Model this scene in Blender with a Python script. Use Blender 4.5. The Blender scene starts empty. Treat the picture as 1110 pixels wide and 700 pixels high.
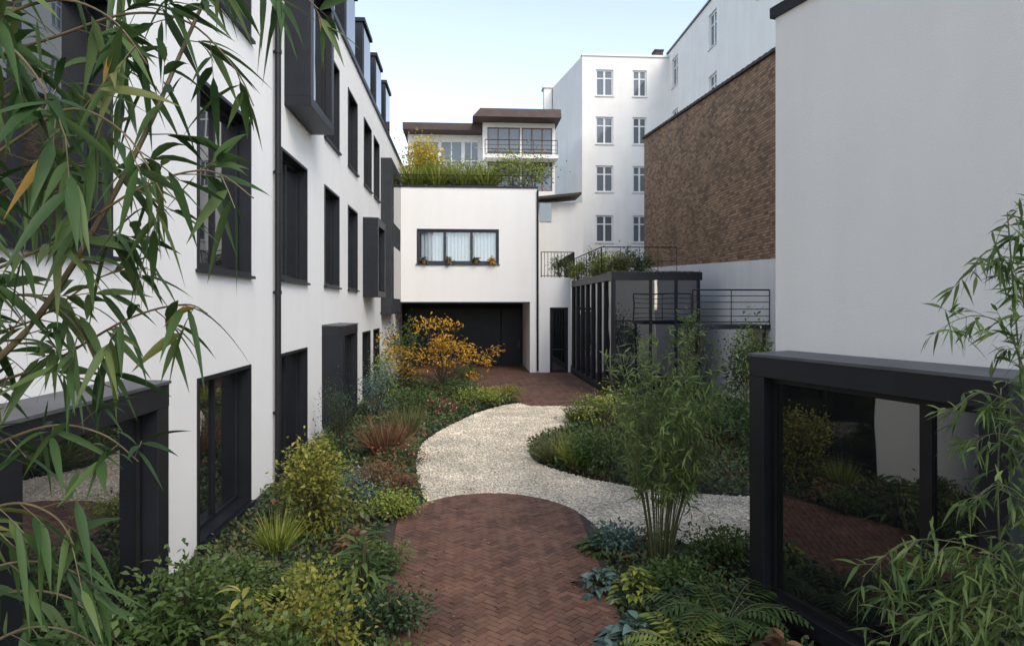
import bpy, math, numpy as np
from mathutils import Vector
rng = np.random.default_rng(11)
S = bpy.context.scene
COL = S.collection
S.view_settings.view_transform = 'Standard'
S.view_settings.look = 'None'
S.view_settings.exposure = 0
F = 740.0; H = 3.0; HZ = 332.0
TH = math.atan(50/740); CT, ST = math.cos(TH), math.sin(TH)
def C2W(r, f): return (r*CT+f*ST, -r*ST+f*CT)
def Wp(px, py, f):
    x, y = C2W((px-555)/F*f, f); return Vector((x, y, H-(py-HZ)/F*f))
def G(px, py, z=0.0):
    p = Wp(px, py, F*(H-z)/(py-HZ)); return (p.x, p.y)

# ---------------------------------------------------------------- materials
def newmat(name):
    m = bpy.data.materials.new(name); m.use_nodes = True
    nt = m.node_tree; return m, nt, nt.nodes['Principled BSDF'], nt.nodes['Material Output']
def N(nt, typ, **kw):
    n = nt.nodes.new(typ)
    for k, v in kw.items(): setattr(n, k, v)
    return n
def ramp(nt, stops):
    r = N(nt, 'ShaderNodeValToRGB'); e = r.color_ramp.elements
    while len(e) < len(stops): e.new(0.5)
    for el, (p, c) in zip(e, stops): el.position = p; el.color = (*c, 1)
    return r
def plain(name, c, rough=0.5, metal=0.0, noise=0.0, scale=8.0, bump=0.0, bscale=60.0, spec=0.5):
    m, nt, b, o = newmat(name)
    b.inputs['Roughness'].default_value = rough; b.inputs['Metallic'].default_value = metal
    b.inputs['Specular IOR Level'].default_value = spec
    tc = N(nt, 'ShaderNodeTexCoord')
    nz = N(nt, 'ShaderNodeTexNoise'); nz.inputs['Scale'].default_value = scale; nz.inputs['Detail'].default_value = 6
    nt.links.new(tc.outputs['Object'], nz.inputs['Vector'])
    lo = tuple(x*(1-noise) for x in c); hi = tuple(min(1, x*(1+noise*0.6)) for x in c)
    r = ramp(nt, [(0.3, lo), (0.7, hi)]); nt.links.new(nz.outputs['Fac'], r.inputs['Fac'])
    nt.links.new(r.outputs['Color'], b.inputs['Base Color'])
    if bump:
        n2 = N(nt, 'ShaderNodeTexNoise'); n2.inputs['Scale'].default_value = bscale; n2.inputs['Detail'].default_value = 4
        nt.links.new(tc.outputs['Object'], n2.inputs['Vector'])
        bp = N(nt, 'ShaderNodeBump'); bp.inputs['Strength'].default_value = bump; bp.inputs['Distance'].default_value = 0.02
        nt.links.new(n2.outputs['Fac'], bp.inputs['Height']); nt.links.new(bp.outputs['Normal'], b.inputs['Normal'])
    return m
def stucco(name, c, stain=0.05):
    m, nt, b, o = newmat(name)
    b.inputs['Roughness'].default_value = 0.9; b.inputs['Specular IOR Level'].default_value = 0.2
    tc = N(nt, 'ShaderNodeTexCoord')
    mp = N(nt, 'ShaderNodeMapping'); mp.inputs['Scale'].default_value = (2.2, 2.2, 0.3)
    nt.links.new(tc.outputs['Object'], mp.inputs['Vector'])
    n1 = N(nt, 'ShaderNodeTexNoise'); n1.inputs['Scale'].default_value = 1.0; n1.inputs['Detail'].default_value = 7
    nt.links.new(mp.outputs['Vector'], n1.inputs['Vector'])
    n2 = N(nt, 'ShaderNodeTexNoise'); n2.inputs['Scale'].default_value = 0.7; n2.inputs['Detail'].default_value = 5
    nt.links.new(tc.outputs['Object'], n2.inputs['Vector'])
    ad = N(nt, 'ShaderNodeMath', operation='ADD'); nt.links.new(n1.outputs['Fac'], ad.inputs[0]); nt.links.new(n2.outputs['Fac'], ad.inputs[1])
    hf = N(nt, 'ShaderNodeMath', operation='MULTIPLY'); hf.inputs[1].default_value = 0.5; nt.links.new(ad.outputs[0], hf.inputs[0])
    r = ramp(nt, [(0.34, tuple(x*(1-stain) for x in c)), (0.58, c)])
    nt.links.new(hf.outputs[0], r.inputs['Fac']); nt.links.new(r.outputs['Color'], b.inputs['Base Color'])
    n3 = N(nt, 'ShaderNodeTexNoise'); n3.inputs['Scale'].default_value = 90; n3.inputs['Detail'].default_value = 3
    nt.links.new(tc.outputs['Object'], n3.inputs['Vector'])
    bp = N(nt, 'ShaderNodeBump'); bp.inputs['Strength'].default_value = 0.4; bp.inputs['Distance'].default_value = 0.01
    nt.links.new(n3.outputs['Fac'], bp.inputs['Height']); nt.links.new(bp.outputs['Normal'], b.inputs['Normal'])
    return m
def glassdark(name, c, ior=1.8, rough=0.02, wob=0.06):
    m, nt, b, o = newmat(name)
    b.inputs['Base Color'].default_value = (*c, 1); b.inputs['Roughness'].default_value = rough; b.inputs['IOR'].default_value = ior
    tc = N(nt, 'ShaderNodeTexCoord'); n = N(nt, 'ShaderNodeTexNoise'); n.inputs['Scale'].default_value = 1.1; n.inputs['Detail'].default_value = 1
    nt.links.new(tc.outputs['Object'], n.inputs['Vector'])
    bp = N(nt, 'ShaderNodeBump'); bp.inputs['Strength'].default_value = wob; bp.inputs['Distance'].default_value = 0.1
    nt.links.new(n.outputs['Fac'], bp.inputs['Height']); nt.links.new(bp.outputs['Normal'], b.inputs['Normal'])
    return m
def clearglass(name):
    m, nt, b, o = newmat(name)
    tr = N(nt, 'ShaderNodeBsdfTransparent'); tr.inputs['Color'].default_value = (0.85, 0.88, 0.9, 1)
    gl = N(nt, 'ShaderNodeBsdfGlossy'); gl.inputs['Roughness'].default_value = 0.02
    mx = N(nt, 'ShaderNodeMixShader'); mx.inputs[0].default_value = 0.10
    nt.links.new(tr.outputs[0], mx.inputs[1]); nt.links.new(gl.outputs[0], mx.inputs[2]); nt.links.new(mx.outputs[0], o.inputs['Surface'])
    return m
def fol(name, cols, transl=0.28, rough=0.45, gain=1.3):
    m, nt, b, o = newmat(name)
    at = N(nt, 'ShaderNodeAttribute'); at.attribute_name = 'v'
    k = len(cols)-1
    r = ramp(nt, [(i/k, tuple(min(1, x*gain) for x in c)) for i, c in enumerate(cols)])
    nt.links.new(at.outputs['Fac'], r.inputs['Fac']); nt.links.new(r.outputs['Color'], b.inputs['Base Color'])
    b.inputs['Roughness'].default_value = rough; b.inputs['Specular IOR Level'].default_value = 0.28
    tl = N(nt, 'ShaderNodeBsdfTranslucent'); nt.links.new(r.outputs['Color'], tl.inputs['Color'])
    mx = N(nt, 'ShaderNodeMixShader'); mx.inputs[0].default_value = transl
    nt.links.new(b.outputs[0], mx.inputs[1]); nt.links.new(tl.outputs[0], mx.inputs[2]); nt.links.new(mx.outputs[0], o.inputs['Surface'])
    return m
def attrmat(name, cols, rough=0.85, bump=0.3, bscale=40):
    m, nt, b, o = newmat(name)
    at = N(nt, 'ShaderNodeAttribute'); at.attribute_name = 'v'
    k = len(cols)-1
    r = ramp(nt, [(i/k, c) for i, c in enumerate(cols)]); nt.links.new(at.outputs['Fac'], r.inputs['Fac'])
    tc = N(nt, 'ShaderNodeTexCoord'); n = N(nt, 'ShaderNodeTexNoise'); n.inputs['Scale'].default_value = 1.3; n.inputs['Detail'].default_value = 8
    nt.links.new(tc.outputs['Object'], n.inputs['Vector'])
    r2 = ramp(nt, [(0.35, (0.68, 0.69, 0.68)), (0.65, (1.1, 1.09, 1.07))]); nt.links.new(n.outputs['Fac'], r2.inputs['Fac'])
    mu = N(nt, 'ShaderNodeMixRGB', blend_type='MULTIPLY'); mu.inputs[0].default_value = 1
    nt.links.new(r.outputs['Color'], mu.inputs[1]); nt.links.new(r2.outputs['Color'], mu.inputs[2]); nt.links.new(mu.outputs[0], b.inputs['Base Color'])
    b.inputs['Roughness'].default_value = rough
    n2 = N(nt, 'ShaderNodeTexNoise'); n2.inputs['Scale'].default_value = bscale; nt.links.new(tc.outputs['Object'], n2.inputs['Vector'])
    bp = N(nt, 'ShaderNodeBump'); bp.inputs['Strength'].default_value = bump; bp.inputs['Distance'].default_value = 0.01
    nt.links.new(n2.outputs['Fac'], bp.inputs['Height']); nt.links.new(bp.outputs['Normal'], b.inputs['Normal'])
    return m
def brickwall(name):
    m, nt, b, o = newmat(name)
    tc = N(nt, 'ShaderNodeTexCoord'); sp = N(nt, 'ShaderNodeSeparateXYZ'); cb = N(nt, 'ShaderNodeCombineXYZ')
    nt.links.new(tc.outputs['Object'], sp.inputs[0]); nt.links.new(sp.outputs['Y'], cb.inputs['X']); nt.links.new(sp.outputs['Z'], cb.inputs['Y'])
    br = N(nt, 'ShaderNodeTexBrick')
    for k, v in (('Scale', 1.0), ('Brick Width', 0.26), ('Row Height', 0.088), ('Mortar Size', 0.010), ('Bias', -0.05), ('Mortar Smooth', 0.2)): br.inputs[k].default_value = v
    br.inputs['Color1'].default_value = (0.43, 0.265, 0.15, 1); br.inputs['Color2'].default_value = (0.16, 0.098, 0.058, 1); br.inputs['Mortar'].default_value = (0.11, 0.08, 0.055, 1)
    nt.links.new(cb.outputs[0], br.inputs['Vector'])
    n = N(nt, 'ShaderNodeTexNoise'); n.inputs['Scale'].default_value = 0.6; n.inputs['Detail'].default_value = 9; n.inputs['Roughness'].default_value = 0.6
    nt.links.new(cb.outputs[0], n.inputs['Vector'])
    r2 = ramp(nt, [(0.3, (0.72, 0.70, 0.68)), (0.7, (1.12, 1.1, 1.07))]); nt.links.new(n.outputs['Fac'], r2.inputs['Fac'])
    mu = N(nt, 'ShaderNodeMixRGB', blend_type='MULTIPLY'); mu.inputs[0].default_value = 1
    nt.links.new(br.outputs['Color'], mu.inputs[1]); nt.links.new(r2.outputs['Color'], mu.inputs[2]); nt.links.new(mu.outputs[0], b.inputs['Base Color'])
    b.inputs['Roughness'].default_value = 0.95
    bp = N(nt, 'ShaderNodeBump'); bp.inputs['Strength'].default_value = 0.5; bp.inputs['Distance'].default_value = 0.02
    nt.links.new(br.outputs['Fac'], bp.inputs['Height']); bp.invert = True; nt.links.new(bp.outputs['Normal'], b.inputs['Normal'])
    return m
def gravelmat(name):
    m, nt, b, o = newmat(name)
    tc = N(nt, 'ShaderNodeTexCoord'); v = N(nt, 'ShaderNodeTexVoronoi'); v.inputs['Scale'].default_value = 30
    nt.links.new(tc.outputs['Object'], v.inputs['Vector'])
    sp = N(nt, 'ShaderNodeSeparateColor'); nt.links.new(v.outputs['Color'], sp.inputs[0])
    r = ramp(nt, [(0, (0.42, 0.345, 0.25)), (0.4, (0.66, 0.585, 0.46)), (1, (0.84, 0.77, 0.64))]); nt.links.new(sp.outputs[0], r.inputs['Fac'])
    nt.links.new(r.outputs['Color'], b.inputs['Base Color']); b.inputs['Roughness'].default_value = 0.9
    bp = N(nt, 'ShaderNodeBump'); bp.invert = True; bp.inputs['Strength'].default_value = 0.8; bp.inputs['Distance'].default_value = 0.03
    nt.links.new(v.outputs['Distance'], bp.inputs['Height']); nt.links.new(bp.outputs['Normal'], b.inputs['Normal'])
    return m

M = dict(
 white=stucco('white_stucco', (0.83, 0.815, 0.785)), white2=stucco('aged_white_stucco', (0.81, 0.79, 0.75), 0.09), grey=stucco('pale_grey_stucco', (0.86, 0.835, 0.79), 0.06),
 metal=plain('anthracite_metal', (0.010, 0.0118, 0.0165), 0.45, 0.0, 0.3, 3.0, spec=0.35), metal2=plain('zinc_metal', (0.022, 0.025, 0.031), 0.5, 0.0, 0.25, 2.0, spec=0.35),
 zinc=plain('grey_zinc_flashing', (0.085, 0.09, 0.095), 0.55, 0.0, 0.35, 2.5),
 iron=plain('black_iron', (0.010, 0.010, 0.011), 0.5, 0.0, 0.3, 6.0, spec=0.3),
 glass=glassdark('dark_window_glass', (0.010, 0.012, 0.014), 3.4, 0.015, 0.05), glass2=glassdark('grey_window_glass', (0.10, 0.115, 0.13), 1.7, 0.05), glass3=glassdark('garden_window_glass', (0.008, 0.009, 0.010), 2.2, 0.012, 0.03), glass4=glassdark('pavilion_glass', (0.012, 0.015, 0.020), 2.6, 0.02, 0.04),
 clear=clearglass('clear_glass'),
 wframe=plain('white_painted_frame', (0.7, 0.7, 0.69), 0.5, 0, 0.1), bframe=plain('blue_grey_frame', (0.022, 0.028, 0.040), 0.4, 0, 0.2),
 wood_frame=plain('brown_window_frame', (0.16, 0.085, 0.055), 0.5, 0, 0.2),
 curtain=plain('white_curtain', (0.75, 0.78, 0.80), 0.9, 0, 0.08), dark=plain('dark_interior', (0.010, 0.010, 0.011), 0.8, 0, 0.3),
 brownroof=plain('brown_eaves', (0.060, 0.034, 0.026), 0.6, 0, 0.3, 3.0), wood=plain('weathered_wood', (0.07, 0.055, 0.045), 0.8, 0, 0.4, 10),
 brick=brickwall('old_brown_brick'), tile=plain('dark_coping_tile', (0.05, 0.04, 0.035), 0.8, 0, 0.4, 6), gravel=gravelmat('pale_gravel'),
 pebble=attrmat('pale_pebbles', [(0.46, 0.38, 0.28), (0.76, 0.675, 0.54), (0.90, 0.835, 0.72)], 0.85, 0.1),
 paver=attrmat('red_brick_paver', [(0.098, 0.047, 0.033), (0.145, 0.068, 0.045), (0.185, 0.095, 0.062), (0.122, 0.068, 0.049)], 0.85, 0.5),
 soil=plain('dark_mulch_soil', (0.032, 0.026, 0.019), 0.95, 0, 0.5, 9, 1.0, 30), joint=plain('sand_joint', (0.05, 0.038, 0.03), 0.95, 0, 0.4, 20),
 bark=plain('grey_brown_bark', (0.07, 0.05, 0.035), 0.9, 0, 0.4, 20), culm=plain('brown_bamboo_cane', (0.11, 0.078, 0.033), 0.5, 0, 0.4, 12), culm2=plain('green_bamboo_culm', (0.085, 0.095, 0.036), 0.5, 0, 0.4, 12),
 pot=plain('terracotta', (0.30, 0.13, 0.075), 0.85, 0, 0.3, 10),
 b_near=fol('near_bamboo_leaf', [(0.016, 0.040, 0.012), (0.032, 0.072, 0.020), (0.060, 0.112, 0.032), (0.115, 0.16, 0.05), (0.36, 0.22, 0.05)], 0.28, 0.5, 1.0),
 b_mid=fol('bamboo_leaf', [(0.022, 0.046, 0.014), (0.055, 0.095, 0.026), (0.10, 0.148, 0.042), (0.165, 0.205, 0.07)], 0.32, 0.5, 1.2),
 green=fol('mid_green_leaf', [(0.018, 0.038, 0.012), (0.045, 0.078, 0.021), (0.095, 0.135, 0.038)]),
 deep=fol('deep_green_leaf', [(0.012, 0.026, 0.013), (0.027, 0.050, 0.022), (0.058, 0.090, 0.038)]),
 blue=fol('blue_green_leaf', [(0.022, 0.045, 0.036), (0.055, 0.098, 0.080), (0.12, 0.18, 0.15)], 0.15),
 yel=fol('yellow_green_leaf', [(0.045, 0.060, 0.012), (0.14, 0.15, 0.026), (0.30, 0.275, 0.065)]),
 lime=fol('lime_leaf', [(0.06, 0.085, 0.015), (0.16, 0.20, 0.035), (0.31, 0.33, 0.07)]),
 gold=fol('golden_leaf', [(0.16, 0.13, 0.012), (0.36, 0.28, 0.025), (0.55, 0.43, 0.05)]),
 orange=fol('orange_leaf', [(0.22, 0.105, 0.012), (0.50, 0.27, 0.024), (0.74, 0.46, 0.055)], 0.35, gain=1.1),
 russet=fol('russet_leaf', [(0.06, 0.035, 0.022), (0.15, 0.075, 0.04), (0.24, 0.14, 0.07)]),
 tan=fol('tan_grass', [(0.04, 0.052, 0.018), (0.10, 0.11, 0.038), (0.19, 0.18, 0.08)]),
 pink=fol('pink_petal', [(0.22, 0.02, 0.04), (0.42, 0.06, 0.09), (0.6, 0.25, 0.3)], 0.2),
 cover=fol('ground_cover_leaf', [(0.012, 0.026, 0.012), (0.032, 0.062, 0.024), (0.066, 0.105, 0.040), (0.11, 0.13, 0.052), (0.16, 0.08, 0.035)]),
)

# ---------------------------------------------------------------- object helpers
def tag(o, label=None, cat=None, group=None, kind=None):
    if label: o['label'] = label
    if cat: o['category'] = cat
    if group: o['group'] = group
    if kind: o['kind'] = kind
    return o
def thing(name, label, cat, loc=(0, 0, 0), group=None):
    o = bpy.data.objects.new(name, None); COL.objects.link(o); o.location = loc; o.empty_display_size = 0.2
    return tag(o, label, cat, group)
def origin(p):
    v = Vector((0, 0, 0))
    while p is not None: v += p.location; p = p.parent
    return v
def link(name, me, mat, parent, offset=True):
    o = bpy.data.objects.new(name, me); COL.objects.link(o)
    if mat: me.materials.append(mat)
    if parent: o.parent = parent
    return o
class Fr:
    def __init__(s, O, u, n): s.O = Vector(O); s.u = Vector(u).normalized(); s.n = Vector(n).normalized()
    def p(s, u, d, z): return s.O + s.u*u + s.n*d + Vector((0, 0, z))
class MB:
    def __init__(s): s.v = []; s.f = []
    def poly(s, pts):
        b = len(s.v); s.v += [Vector(p) for p in pts]; s.f.append(list(range(b, b+len(pts))))
    def fbox(s, fr, u0, u1, d0, d1, z0, z1, skip=()):
        P = [fr.p(u, d, z) for z in (z0, z1) for (u, d) in ((u0, d0), (u1, d0), (u1, d1), (u0, d1))]
        b = len(s.v); s.v += P
        for k, q in dict(bot=(0, 3, 2, 1), top=(4, 5, 6, 7), back=(0, 1, 5, 4), right=(1, 2, 6, 5), front=(2, 3, 7, 6), left=(3, 0, 4, 7)).items():
            if k not in skip: s.f.append([b+i for i in q])
    def box(s, x0, x1, y0, y1, z0, z1, skip=()): s.fbox(Fr((0, 0, 0), (1, 0, 0), (0, 1, 0)), x0, x1, y0, y1, z0, z1, skip)
    def prism(s, foot, z0, z1):
        n = len(foot); b = len(s.v)
        zz = z1 if isinstance(z1, (list, tuple)) else [z1]*n
        s.v += [Vector((x, y, z0)) for x, y in foot] + [Vector((x, y, zz[i])) for i, (x, y) in enumerate(foot)]
        s.f.append([b+i for i in reversed(range(n))]); s.f.append([b+n+i for i in range(n)])
        for i in range(n): j = (i+1) % n; s.f.append([b+i, b+j, b+n+j, b+n+i])
    def wall(s, fr, u0, u1, z0, z1, holes, reveal=0.0):
        us = sorted(set([u0, u1]+[h[0] for h in holes]+[h[1] for h in holes])); zs = sorted(set([z0, z1]+[h[2] for h in holes]+[h[3] for h in holes]))
        us = [u for u in us if u0 <= u <= u1]; zs = [z for z in zs if z0 <= z <= z1]
        for a, b in zip(us, us[1:]):
            for c, d in zip(zs, zs[1:]):
                m, n = (a+b)/2, (c+d)/2
                if any(h[0] < m < h[1] and h[2] < n < h[3] for h in holes): continue
                s.poly([fr.p(a, 0, c), fr.p(b, 0, c), fr.p(b, 0, d), fr.p(a, 0, d)])
        if reveal:
            for a, b, c, d in holes:
                for (p, q) in (((a, c), (b, c)), ((b, c), (b, d)), ((b, d), (a, d)), ((a, d), (a, c))):
                    s.poly([fr.p(p[0], 0, p[1]), fr.p(q[0], 0, q[1]), fr.p(q[0], -reveal, q[1]), fr.p(p[0], -reveal, p[1])])
    def tube(s, pts, r0, r1=None, n=6):
        r1 = r0 if r1 is None else r1; pts = [Vector(p) for p in pts]; m = len(pts); b = len(s.v)
        for i, p in enumerate(pts):
            t = (pts[min(i+1, m-1)]-pts[max(i-1, 0)])
            if t.length < 1e-9: t = Vector((0, 0, 1))
            t.normalize(); a = t.cross(Vector((0.31, 0.95, 0.1)) if abs(t.z) > 0.8 else Vector((0, 0, 1))).normalized(); c = t.cross(a)
            r = r0+(r1-r0)*i/(m-1)
            for k in range(n): s.v.append(p+a*(r*math.cos(2*math.pi*k/n))+c*(r*math.sin(2*math.pi*k/n)))
        for i in range(m-1):
            for k in range(n): s.f.append([b+i*n+k, b+i*n+(k+1) % n, b+(i+1)*n+(k+1) % n, b+(i+1)*n+k])
        s.f.append([b+k for k in reversed(range(n))]); s.f.append([b+(m-1)*n+k for k in range(n)])
    def build(s, name, mat, parent=None, bevel=0.0, smooth=False):
        o0 = origin(parent)
        me = bpy.data.meshes.new(name); me.from_pydata([v-o0 for v in s.v], [], s.f); me.update()
        if smooth:
            for p in me.polygons: p.use_smooth = True
        o = link(name, me, mat, parent)
        if bevel:
            b = o.modifiers.new('bevel', 'BEVEL'); b.width = bevel; b.segments = 2; b.limit_method = 'ANGLE'
        return o
def nrm(a): return a/np.maximum(np.linalg.norm(a, axis=-1, keepdims=True), 1e-9)
class LM:
    def __init__(s): s.V = []; s.Q = []; s.A = []; s.n = 0
    def add(s, P, D, L, W, droop, nst=3, v=None, fold=0.0, tilt=0.6, pk=0.75):
        P = np.asarray(P, float); n = len(P)
        if n == 0: return
        D = nrm(np.asarray(D, float)); L = np.broadcast_to(L, (n,)); W = np.broadcast_to(W, (n,)); droop = np.broadcast_to(droop, (n,))
        R = np.array([0, 0, 1.0])+tilt*rng.normal(size=(n, 3)); Sd = nrm(np.cross(D, R)); Nn = nrm(np.cross(Sd, D))
        t = np.linspace(0, 1, nst); pr = np.sin(np.pi*t**pk); pr[0] = 0.12; pr[-1] = 0.02
        C = P[:, None, :]+D[:, None, :]*(L[:, None]*t)[:, :, None]
        C[:, :, 2] -= droop[:, None]*L[:, None]*t**2
        w = (W[:, None]*0.5*pr)[:, :, None]; off = Sd[:, None, :]*w
        if fold:
            lift = Nn[:, None, :]*w*fold; X = np.stack([C-off+lift, C, C+off+lift], 2); c = 3
        else: X = np.stack([C-off, C+off], 2); c = 2
        idx = np.arange(n*nst*c).reshape(n, nst, c)+s.n
        q = np.stack([idx[:, :-1, :-1], idx[:, :-1, 1:], idx[:, 1:, 1:], idx[:, 1:, :-1]], -1).reshape(-1, 4)
        s.V.append(X.reshape(-1, 3)); s.Q.append(q); s.n += n*nst*c
        v = rng.random(n) if v is None else np.clip(v, 0, 1)
        s.A.append(np.repeat(v, (nst-1)*(c-1)))
    def raw(s, V, Q, A): s.V.append(V); s.Q.append(Q+s.n); s.A.append(A); s.n += len(V)
    def build(s, name, mat, parent=None, smooth=True):
        V = np.concatenate(s.V); Q = np.concatenate(s.Q); A = np.concatenate(s.A)
        V = V-np.array(origin(parent)); k = Q.shape[1]
        me = bpy.data.meshes.new(name); me.vertices.add(len(V)); me.vertices.foreach_set('co', V.astype(np.float32).ravel())
        me.loops.add(Q.size); me.loops.foreach_set('vertex_index', Q.astype(np.int32).ravel())
        me.polygons.add(len(Q)); me.polygons.foreach_set('loop_start', (np.arange(len(Q))*k).astype(np.int32))
        me.update(calc_edges=True); me.validate()
        a = me.attributes.new('v', 'FLOAT', 'FACE'); a.data.foreach_set('value', A.astype(np.float32))
        me.polygons.foreach_set('use_smooth', np.full(len(Q), smooth))
        return link(name, me, mat, parent)

# ---------------------------------------------------------------- window builders
def window(parent, fr, u0, u1, z0, z1, rec=0.3, fm='metal', gm='glass', lining=0.05, mull=(), trans=(), fw=0.055, sill=True, proud=0.02, name='window'):
    m = MB()
    if lining:
        t = lining
        m.fbox(fr, u0, u0+t, -rec, proud, z0, z1); m.fbox(fr, u1-t, u1, -rec, proud, z0, z1)
        m.fbox(fr, u0+t, u1-t, -rec, proud, z1-t, z1); m.fbox(fr, u0+t, u1-t, -rec, proud, z0, z0+t)
        a, b, c, d = u0+t, u1-t, z0+t, z1-t
    else: a, b, c, d = u0, u1, z0, z1
    e = 0.07
    m.fbox(fr, a, a+fw, -rec, -rec+e, c, d); m.fbox(fr, b-fw, b, -rec, -rec+e, c, d)
    m.fbox(fr, a+fw, b-fw, -rec, -rec+e, c, c+fw); m.fbox(fr, a+fw, b-fw, -rec, -rec+e, d-fw, d)
    for k in mull:
        x = a+(b-a)*k; m.fbox(fr, x-fw*0.6, x+fw*0.6, -rec, -rec+e-0.006, c+fw, d-fw)
    for k in trans:
        z = c+(d-c)*k; m.fbox(fr, a+fw, b-fw, -rec, -rec+e-0.012, z-fw*0.4, z+fw*0.4)
    o = m.build(name, M[fm], parent)
    g = MB(); g.fbox(fr, a+0.003, b-0.003, -rec+0.012, -rec+0.03, c+0.003, d-0.003); g.build('pane', M[gm], o)
    if sill:
        q = MB(); q.fbox(fr, u0-0.04, u1+0.04, -0.03, 0.07, z0-0.045, z0-0.003); q.build('sill', M[fm], o)
    return o
def bay(parent, fr, u0, u1, z0, z1, p, t=0.26, rec=0.22, gm='glass', mull=(), fm='metal', mw=0.03):
    m = MB()
    m.fbox(fr, u0, u1, -0.02, p, z1-t, z1); m.fbox(fr, u0, u1, -0.02, p, z0, z0+t*0.8)
    m.fbox(fr, u0, u0+t, -0.02, p-0.004, z0+t*0.8, z1-t); m.fbox(fr, u1-t, u1, -0.02, p-0.004, z0+t*0.8, z1-t)
    o = m.build('bay_window', M[fm], parent, bevel=0.006)
    a, b, c, d = u0+t, u1-t, z0+t*0.8, z1-t; fw = 0.05
    s = MB(); dd = p-rec
    s.fbox(fr, a, a+fw, dd, dd+0.06, c, d); s.fbox(fr, b-fw, b, dd, dd+0.06, c, d); s.fbox(fr, a+fw, b-fw, dd, dd+0.06, c, c+fw); s.fbox(fr, a+fw, b-fw, dd, dd+0.06, d-fw, d)
    for k in mull: s.fbox(fr, a+(b-a)*k-mw, a+(b-a)*k+mw, dd, dd+0.055, c+fw, d-fw)
    s.build('sash', M['iron'], o)
    g = MB(); g.fbox(fr, a+0.003, b-0.003, dd+0.01, dd+0.028, c+0.003, d-0.003); g.build('pane', M[gm], o)
    r = MB()
    P = [fr.p(u0-0.015, 0.003, z1+0.03), fr.p(u1+0.015, 0.003, z1+0.03), fr.p(u1+0.015, p+0.012, z1+0.016), fr.p(u0-0.015, p+0.012, z1+0.016)]
    r.poly(P); L = [q-Vector((0, 0, 0.026)) for i, q in enumerate(P)]
    for i in range(4): j = (i+1) % 4; r.poly([P[i], P[j], L[j], L[i]])
    r.build('roof', M['zinc'], o)
    return o
def railing(parent, pts, h, name='railing', gap=0.12, mat='iron', r=0.012, mid=()):
    m = MB(); pts = [Vector(p) for p in pts]
    for a, b in zip(pts, pts[1:]):
        up = Vector((0, 0, h)); m.tube([a+up, b+up], r*1.8); m.tube([a+Vector((0, 0, 0.08)), b+Vector((0, 0, 0.08))], r*1.3)
        for k in mid: m.tube([a+up*k, b+up*k], r)
        n = max(1, int((b-a).length/gap)) if gap else 1
        for i in range(n+1):
            q = a.lerp(b, i/n); m.tube([q, q+up], r if i % 10 else r*1.8, n=5)
    return m.build(name, M[mat], parent)

# ================================================================= GROUND
def inpoly(X, Y, poly):
    r = np.zeros(len(X), bool); n = len(poly)
    for i in range(n):
        x0, y0 = poly[i]; x1, y1 = poly[(i+1) % n]
        c = ((y0 > Y) != (y1 > Y)) & (X < (x1-x0)*(Y-y0)/((y1-y0) if y1 != y0 else 1e-9)+x0); r ^= c
    return r
def smoothpoly(pts, it=2):
    for _ in range(it):
        q = []
        for i in range(len(pts)):
            a, b = np.array(pts[i]), np.array(pts[(i+1) % len(pts)]); q += [tuple(a*.75+b*.25), tuple(a*.25+b*.75)]
        pts = q
    return pts
g = MB(); R_ = 400
g.poly([(-R_, -R_, -0.03), (R_, -R_, -0.03), (R_, R_, -0.03), (-R_, R_, -0.03)])
tag(g.build('ground', M['soil']), kind='structure')
grav = smoothpoly([G(*p) for p in [(520, 446), (560, 436), (640, 436), (655, 446), (620, 462), (590, 471), (571, 485), (578, 501), (610, 512), (650, 522), (700, 530), (760, 536), (860, 541), (900, 600), (800, 596), (720, 586), (660, 580), (600, 570), (520, 560), (465, 552), (455, 530), (450, 505), (453, 487), (465, 474), (488, 461)]])
g = MB(); g.poly([(x, y, 0.004) for x, y in grav]); tag(g.build('gravel_path', M['gravel']), kind='structure')
def clip(poly, conv):
    out = poly
    for i in range(len(conv)):
        a, b = conv[i], conv[(i+1) % len(conv)]; inp = out; out = []
        def side(p): return (b[0]-a[0])*(p[1]-a[1])-(b[1]-a[1])*(p[0]-a[0])
        for j in range(len(inp)):
            p, q = inp[j], inp[(j+1) % len(inp)]; sp, sq = side(p), side(q)
            if sp >= 0: out.append(p)
            if (sp >= 0) != (sq >= 0): k = sp/(sp-sq); out.append((p[0]+(q[0]-p[0])*k, p[1]+(q[1]-p[1])*k))
        if len(out) < 3: return []
    return out
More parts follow.
